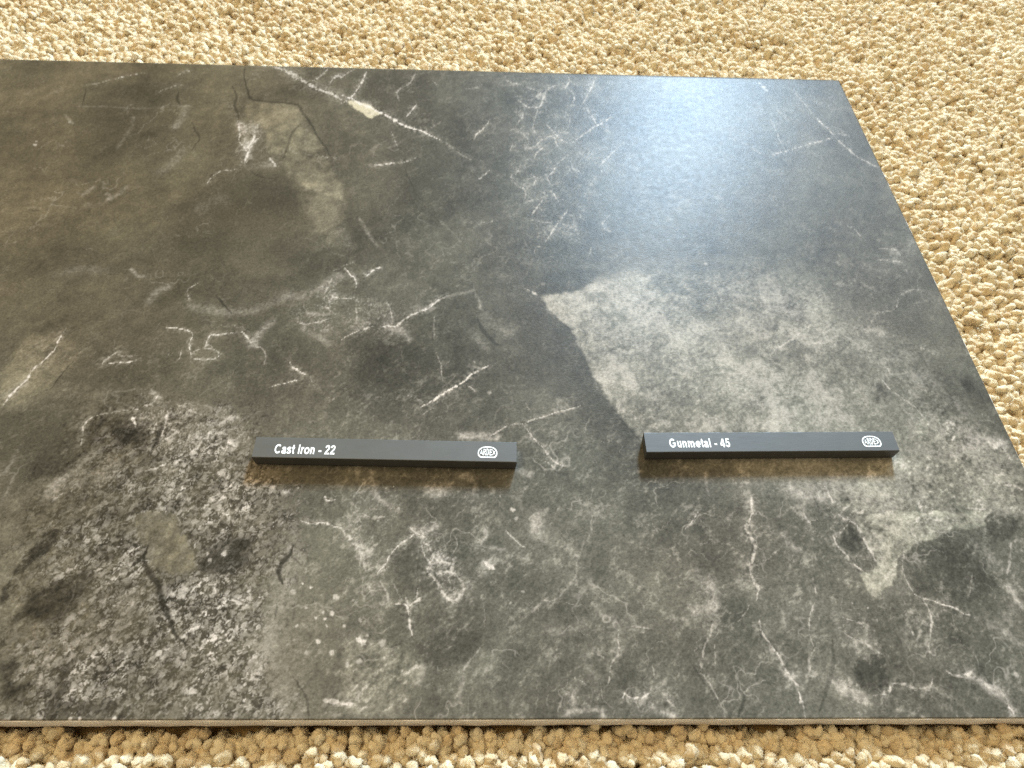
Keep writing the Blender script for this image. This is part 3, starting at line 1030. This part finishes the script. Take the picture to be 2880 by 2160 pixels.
def fit_text(body, x0, x1, y0, y1, thick=.185):
    """words as ribbons along each glyph's strokes, scaled into a box (cap height fills y0..y1)"""
    verts, faces, pen, layer = [], [], 0.0, 0
    for ch in body:
        adv, strokes = GLYPHS[ch]
        for st in strokes:
            p = np.array(st, float); p[:, 0] += pen
            d = np.gradient(p, axis=0) if len(p) > 2 else np.repeat((p[1:] - p[:1]), 2, 0)
            if len(p) > 2:
                seg = np.diff(p, axis=0); seg /= np.linalg.norm(seg, axis=1)[:, None] + 1e-9
                d = np.vstack([seg[:1], seg[:-1] + seg[1:], seg[-1:]])
            d = d / (np.linalg.norm(d, axis=1)[:, None] + 1e-9)
            nrm = np.stack([-d[:, 1], d[:, 0]], 1)
            mit = np.ones(len(p))
            if len(p) > 2:
                mit[1:-1] = 1 / np.clip(np.abs((nrm[1:-1] * np.stack([-seg[:-1, 1], seg[:-1, 0]], 1)).sum(1)), .6, 1)
            off = nrm * (thick / 2 * mit)[:, None]
            b0 = len(verts)
            for a_, o_ in zip(p, off):
                verts.append((a_[0] - o_[0], a_[1] - o_[1], layer * .00012)); verts.append((a_[0] + o_[0], a_[1] + o_[1], layer * .00012))
            for i in range(len(p) - 1):
                faces.append((b0 + 2 * i, b0 + 2 * i + 2, b0 + 2 * i + 3, b0 + 2 * i + 1))
            layer = (layer + 1) % 4
        pen += adv
    v = np.array(verts)
    lo, hi = v[:, 0].min(), v[:, 0].max()
    v[:, 0] = x0 + (v[:, 0] - lo) / (hi - lo) * (x1 - x0)
    v[:, 1] = y0 + v[:, 1] * (y1 - y0)
    return v, faces

def sample_stick(x, y, ang, text, tx, ty, ex, ey, col, label, seed):
    root = link(bpy.data.objects.new("colour_sample_stick", None))
    root.location = (x * U, y * U, 0)
    root.rotation_euler = (0, 0, ang)
    root["label"] = label
    root["category"] = "sample stick"
    root["group"] = "colour sample sticks on the tile"
    rng = random.Random(seed)
    # moulded bar: long grid box with slightly worn upper arrises and a draft on the sides
    nseg = 120
    prof = [(-STICK_W / 2 + .0030, 0.0006), (-STICK_W / 2 + .0008, 0.012), (-STICK_W / 2, STICK_H - .0022), (-STICK_W / 2 + .0008, STICK_H - .0006), (-STICK_W / 2 + .0026, STICK_H),
            (STICK_W / 2 - .0026, STICK_H), (STICK_W / 2 - .0008, STICK_H - .0006), (STICK_W / 2, STICK_H - .0022), (STICK_W / 2 - .0008, 0.012), (STICK_W / 2 - .0030, 0.0006)]
    verts, faces = [], []
    k = len(prof)
    xs = [-.5 + i / nseg for i in range(nseg + 1)]
    for i, px in enumerate(xs):
        end = i in (0, nseg)
        for j, (py, pz) in enumerate(prof):
            dx = 0
            if end:   # ends lean in a little towards the bottom
                dx = (1 if i == 0 else -1) * (0.0035 * (1 - pz / STICK_H) + (0.0008 if j in (3, 4, 5, 6) else 0))
            jit = rng.uniform(-.0007, .0007) if j in (3, 6) else (rng.uniform(-.0003, .0003) if j in (2, 7) else 0)
            verts.append((px + dx, py + jit, pz + (jit * .8 if j in (3, 6) else 0)))
    for i in range(nseg):
        for j in range(k):
            jj = (j + 1) % k
            faces.append((i * k + j, i * k + jj, (i + 1) * k + jj, (i + 1) * k + j))
    faces.append(tuple(range(k))); faces.append(tuple(nseg * k + j for j in range(k - 1, -1, -1)))
    me = mesh_obj("bar", verts, faces, stick_material("stick_" + str(seed), col), root)
    bm = bmesh.new(); bm.from_mesh(me.data); bmesh.ops.recalc_face_normals(bm, faces=bm.faces); bm.to_mesh(me.data); bm.free()
    zt = STICK_H + 0.0007
    p, f = fit_text(text, tx[0], tx[1], ty[0], ty[1])
    p[:, 2] += zt
    mesh_obj("lettering", p, f, ink, root)["label"] = "white printed words " + text
    # emblem: a flat-bottomed dome outline filled with the five tall letters
    cx, hw = (ex[0] + ex[1]) / 2, (ex[1] - ex[0]) / 2
    y0, y1 = ey
    def dome(scale_x, lo, hi, n=56):
        pts = []
        for i in range(n):
            a = math.pi * 2 * i / n
            c, s_ = math.cos(a), math.sin(a)
            px = math.copysign(abs(c) ** .80, c)
            if s_ >= 0:
                py = .40 + .60 * abs(s_) ** .92
            else:
                py = .40 - .40 * min(1, abs(s_) * 1.35) ** .85
            pts.append((cx + px * hw * scale_x, lo + py * (hi - lo)))
        return pts
    hgt = y1 - y0
    outer = dome(1, y0, y1); inner = dome(.88, y0 + .10 * hgt, y1 - .10 * hgt)
    n = len(outer)
    vs = [(a, b_, zt) for a, b_ in outer] + [(a, b_, zt) for a, b_ in inner]
    fs = [(i, (i + 1) % n, n + (i + 1) % n, n + i) for i in range(n)]
    em = mesh_obj("emblem", vs, fs, ink, root)
    em["label"] = "white dome-shaped emblem with five letters inside"
    p, f = fit_text("ARDEX", -1, 1, 0, 1, .17)
    q = p.copy()
    top = .42 + .58 * np.sqrt(np.clip(1 - (p[:, 0] * .97) ** 2, 0, 1))
    bot = .20 * np.clip((np.abs(p[:, 0]) - .55) / .45, 0, 1)
    ily, ihy = y0 + .20 * hgt, y1 - .19 * hgt
    q[:, 0] = cx + p[:, 0] * hw * .76
    q[:, 1] = ily + (bot + (top - bot) * p[:, 1]) * (ihy - ily)
    q[:, 2] = zt + p[:, 2]
    mesh_obj("emblem_letters", q, f, ink, em)
    return root

def local(px, py, x, y, ang):
    """photograph pixel on the top face -> stick coordinates"""
    g = unproject(px, py, STICK_H) - np.array([x, y])
    return g[0] * math.cos(ang) + g[1] * math.sin(ang), -g[0] * math.sin(ang) + g[1] * math.cos(ang)

S1 = (-0.5105, 0.9436, -0.0126)
S2 = (0.9896, 0.9951, 0.0175)
def span(S, a, b):
    return (local(*a, *S)[0], local(*b, *S)[0])
def ends(S, a, b):
    return (local(*a, *S)[1], local(*b, *S)[1])
sample_stick(*S1, "Cast Iron - 22", span(S1, (772.8, 1263), (943, 1265)), ends(S1, (860, 1277.2), (860, 1250.8)),
             span(S1, (1343.8, 1272), (1398.9, 1272)), ends(S1, (1371, 1287.7), (1371, 1255.8)), (0.064, 0.062, 0.055),
             "dark grey stick printed Cast Iron - 22 lying on the speckled side of the tile", 1)
sample_stick(*S2, "Gunmetal - 45", span(S2, (1882, 1245), (2052, 1244)), ends(S2, (1960, 1258.5), (1960, 1233.5)),
             span(S2, (2424, 1241), (2477.5, 1243)), ends(S2, (2450, 1256.8), (2450, 1226)), (0.060, 0.059, 0.054),
             "dark grey stick printed Gunmetal - 45 lying below the pale cloudy patch", 2)

# ------------------------------------------------------------------ carpet
def yarn_material():
    mt, n, l, b = node_mat("carpet_yarn")
    tc = n.new("ShaderNodeTexCoord")
    oi = n.new("ShaderNodeObjectInfo")
    f = noise(n, l, 30, 3, 0.6, tc.outputs["Generated"])
    wv = n.new("ShaderNodeTexWave"); wv.inputs["Scale"].default_value = 5.0; wv.inputs["Distortion"].default_value = 3.5
    wv.inputs["Detail"].default_value = 2
    mp = n.new("ShaderNodeMapping"); mp.inputs["Scale"].default_value = (3, 3, 0.5)
    l.new(tc.outputs["Generated"], mp.inputs["Vector"]); l.new(mp.outputs[0], wv.inputs["Vector"])
    cr = n.new("ShaderNodeValToRGB")
    cr.color_ramp.elements[0].position = 0.0; cr.color_ramp.elements[0].color = (0.75, 0.56, 0.315, 1)
    cr.color_ramp.elements[1].position = 1.0; cr.color_ramp.elements[1].color = (0.87, 0.74, 0.505, 1)
    e = cr.color_ramp.elements.new(0.55); e.color = (0.835, 0.675, 0.415, 1)
    l.new(oi.outputs["Random"], cr.inputs[0])
    v = maprange(n, l, f.outputs["Fac"], .3, .7, .86, 1.08)
    sc = n.new("ShaderNodeVectorMath"); sc.operation = 'SCALE'
    l.new(cr.outputs[0], sc.inputs[0]); l.new(v, sc.inputs["Scale"])
    l.new(sc.outputs[0], b.inputs["Base Color"])
    b.inputs["Roughness"].default_value = 0.8
    b.inputs["Specular IOR Level"].default_value = 0.25
    b.inputs["Sheen Weight"].default_value = 0.25
    b.inputs["Sheen Roughness"].default_value = 0.5
    bp = n.new("ShaderNodeBump"); bp.inputs["Strength"].default_value = 0.6; bp.inputs["Distance"].default_value = 0.0003
    l.new(wv.outputs["Fac"], bp.inputs["Height"]); l.new(bp.outputs[0], b.inputs["Normal"])
    return mt
YARN = yarn_material()

def tuft_mesh(seed):
    """one cut end of two-ply twisted yarn: lobed, twisting, swollen and frayed at the tip"""
    rng = random.Random(seed)
    nr, ns = 15, 22
    H = rng.uniform(.12, .15)
    bend = rng.uniform(.0, .035); ba = rng.uniform(0, 6.28)
    twist = rng.uniform(3.5, 6.0) * rng.choice((1, 1, -1)); ph = rng.uniform(0, 6.28)
    lump = [rng.uniform(-.16, .16) for _ in range(nr)]
    verts, faces = [], []
    for i in range(nr):
        t = (i / (nr - 1)) ** .75
        rad = .0145 + .0070 * t
        if t > .84:
            q = (t - .84) / .16
            rad *= math.sqrt(max(0.0, 1 - q ** 2.0)) * .92 + .08
        if t < .35:
            rad *= .75
        rad *= 1 + lump[i] * .6
        cx, cy = math.cos(ba) * bend * t ** 2, math.sin(ba) * bend * t ** 2
        for j in range(ns):
            a = 6.2832 * j / ns
            tw = a - twist * t * 1.6 - ph
            lobe = 1 + .20 * math.cos(2 * tw) + .07 * math.cos(9 * tw + 2 * t) + .05 * math.cos(5 * a + 9 * t + ph)
            r = rad * lobe * (1 + rng.uniform(-.10, .10))
            verts.append((cx + math.cos(a) * r, cy + math.sin(a) * r, H * t + rng.uniform(-.0025, .0025)))
    for i in range(nr - 1):
        for j in range(ns):
            jj = (j + 1) % ns
            faces.append((i * ns + j, i * ns + jj, (i + 1) * ns + jj, (i + 1) * ns + j))
    faces.append(tuple((nr - 1) * ns + j for j in range(ns)))
    # loose fibres standing off the yarn, thickest round the cut tip
    for k in range(90):
        tipf = k < 38
        t = rng.uniform(.88, 1.0) if tipf else rng.uniform(.35, .95)
        a = rng.uniform(0, 6.28)
        cx, cy = math.cos(ba) * bend * t ** 2, math.sin(ba) * bend * t ** 2
        r0 = rng.uniform(.002, .013) if tipf else .014
        L = rng.uniform(.006, .016) if tipf else rng.uniform(.008, .020)
        up = rng.uniform(.3, 2.2) if tipf else rng.uniform(-.2, 1.2)
        p0 = Vector((cx + math.cos(a) * r0, cy + math.sin(a) * r0, H * t * .985))
        d = Vector((math.cos(a), math.sin(a), up)).normalized()
        s_ = Vector((-math.sin(a), math.cos(a), 0)) * rng.uniform(.0005, .0009)
        b0 = len(verts)
        mid_ = p0 + d * L * .5 + Vector((0, 0, -.001)); tip = p0 + d * L + Vector((rng.uniform(-.005, .005), rng.uniform(-.005, .005), -.002))
        verts += [tuple(p0 - s_), tuple(p0 + s_), tuple(mid_ + s_), tuple(mid_ - s_), tuple(tip)]
        faces += [(b0, b0 + 1, b0 + 2, b0 + 3), (b0 + 3, b0 + 2, b0 + 4)]
    me = bpy.data.meshes.new("yarn_tuft")
    me.from_pydata([tuple(c * U for c in v) for v in verts], [], faces)
    me.polygons.foreach_set("use_smooth", [True] * len(me.polygons))
    me.materials.append(YARN)
    me.update()
    return me

def build_carpet():
    bk, n, l, b = node_mat("carpet_backing")
    b.inputs["Base Color"].default_value = (0.45, 0.29, 0.12, 1); b.inputs["Roughness"].default_value = 1.0
    zb = -0.215
    carpet = mesh_obj("carpet", [(-9, -4, zb), (9, -4, zb), (9, 10, zb), (-9, 10, zb)], [(0, 1, 2, 3)], bk)
    carpet["kind"] = "structure"
    carpet["label"] = "beige cut-pile carpet of short twisted yarn"
    rng = np.random.RandomState(3)
    sp = 0.0245
    gx = np.arange(-5.0, 5.2, sp); gy = np.arange(-1.2, 6.3, sp * .9)
    X, Y = np.meshgrid(gx, gy)
    X = X + (np.arange(len(gy)) % 2)[:, None] * sp * .5
    X = (X + rng.uniform(-.42, .42, X.shape) * sp).ravel(); Y = (Y + rng.uniform(-.42, .42, Y.shape) * sp).ravel()
    mrg = 0.010
    inside = (X > TILE_L - mrg) & (X < TILE_R + mrg) & (Y > -mrg) & (Y < TILE_D + mrg)
    X, Y = X[~inside], Y[~inside]
    n_ = len(X)
    # lean: coherent over clumps of a dozen tufts plus a random part
    lean = 0.12 + 0.60 * np.abs(fbm(X * 3.1, Y * 3.1, 2, 5)) + rng.rand(n_) ** 2 * .60
    az = fbm(X * 2.3, Y * 2.3, 2, 9) * 5 + rng.randn(n_) * .9
    dx = np.maximum(np.maximum(TILE_L - X, X - TILE_R), 0); dy = np.maximum(np.maximum(-Y, Y - TILE_D), 0)
    dist = np.hypot(dx, dy)
    ox, oy = np.where(X > TILE_R, 1.0, np.where(X < TILE_L, -1.0, 0)), np.where(Y > TILE_D, 1.0, np.where(Y < 0, -1.0, 0))
    near = np.clip(1 - dist / .10, 0, 1)
    lx = lean * np.cos(az); ly = lean * np.sin(az)
    # tufts beside the tile are pushed outwards by it
    lx = lx * (1 - near) + near * (ox * .45 + rng.randn(n_) * .22); ly = ly * (1 - near) + near * (oy * .45 + rng.randn(n_) * .22)
    lean = np.clip(np.hypot(lx, ly), 0, 1.15); az = np.arctan2(ly, lx)
    hgt = PILE + 0.030 * fbm(X * 2.6, Y * 2.6, 3, 13) + rng.randn(n_) * .012
    hgt = np.where(Y < 0, hgt - .050 * np.exp(-np.abs(Y) / .08) - .005, hgt)
    # a few gaps where the pile parts
    gap = fbm(X * 7, Y * 7, 2, 17)
    hgt -= .045 * smooth(.5, .85, gap)
    scl = rng.uniform(.80, 1.08, n_) * np.where(Y < 0, .90, 1)
    base = hgt - .135 * scl * np.cos(lean)
    roll = rng.uniform(0, 6.283, n_)
    # rotation: tilt by lean towards az, then a random turn about the yarn
    eul = np.zeros((n_, 3), np.float32)
    for i in range(n_):
        q = Matrix.Rotation(az[i], 3, 'Z') @ Matrix.Rotation(lean[i], 3, 'Y') @ Matrix.Rotation(roll[i], 3, 'Z')
        eul[i] = q.to_euler()[:]
    root_x = X - np.sin(lean) * np.cos(az) * .07; root_y = Y - np.sin(lean) * np.sin(az) * .07
    P = np.stack([root_x, root_y, base], 1) * U
    # the tufts that show largest: along the near edge of the tile, in view of the camera
    score = np.where((Y < -0.008) & (Y > -.20) & (np.abs(X) < 1.62), -Y, 9)
    big = np.argsort(score)[:300]
    variants = [tuft_mesh(100 + k) for k in range(14)]
    coll = bpy.data.collections.new("tuft_shapes"); scene.collection.children.link(coll)
    for k, i in enumerate(big):
        o = bpy.data.objects.new("yarn_tuft", variants[k % 14])
        (coll if k < 14 else scene.collection).objects.link(o)
        o.parent = carpet
        o.location = P[i]; o.rotation_euler = eul[i]; o.scale = (scl[i],) * 3
    rest = np.ones(n_, bool); rest[big] = False
    ids = np.nonzero(rest)[0]
    me = bpy.data.meshes.new("carpet_pile")
    me.vertices.add(len(ids)); me.vertices.foreach_set("co", P[ids].astype(np.float32).ravel())
    a = me.attributes.new("turn", 'FLOAT_VECTOR', 'POINT'); a.data.foreach_set("vector", np.ascontiguousarray(eul[ids]).ravel())
    a = me.attributes.new("size", 'FLOAT', 'POINT'); a.data.foreach_set("value", scl[ids].astype(np.float32))
    a = me.attributes.new("shape", 'INT', 'POINT'); a.data.foreach_set("value", rng.randint(0, 14, len(ids)).astype(np.int32))
    me.materials.append(YARN); me.update()
    pile = link(bpy.data.objects.new("carpet_pile", me), carpet)
    pile["kind"] = "stuff"
    ng = bpy.data.node_groups.new("pile", 'GeometryNodeTree')
    ng.interface.new_socket("Geometry", in_out='INPUT', socket_type='NodeSocketGeometry')
    ng.interface.new_socket("Geometry", in_out='OUTPUT', socket_type='NodeSocketGeometry')
    N, Lk = ng.nodes, ng.links
    gi, go = N.new("NodeGroupInput"), N.new("NodeGroupOutput")
    iop = N.new("GeometryNodeInstanceOnPoints")
    ci = N.new("GeometryNodeCollectionInfo"); ci.inputs["Collection"].default_value = coll
    ci.inputs["Separate Children"].default_value = True; ci.inputs["Reset Children"].default_value = True
    def attr(name, typ):
        q = N.new("GeometryNodeInputNamedAttribute"); q.data_type = typ; q.inputs["Name"].default_value = name
        return q.outputs["Attribute"]
    e2r = N.new("FunctionNodeEulerToRotation")
    Lk.new(attr("turn", 'FLOAT_VECTOR'), e2r.inputs[0])
    Lk.new(gi.outputs[0], iop.inputs["Points"]); Lk.new(ci.outputs[0], iop.inputs["Instance"])
    iop.inputs["Pick Instance"].default_value = True
    Lk.new(attr("shape", 'INT'), iop.inputs["Instance Index"])
    Lk.new(e2r.outputs[0], iop.inputs["Rotation"])
    Lk.new(attr("size", 'FLOAT'), iop.inputs["Scale"])
    Lk.new(iop.outputs[0], go.inputs[0])
    pile.modifiers.new("pile", 'NODES').node_group = ng
build_carpet()
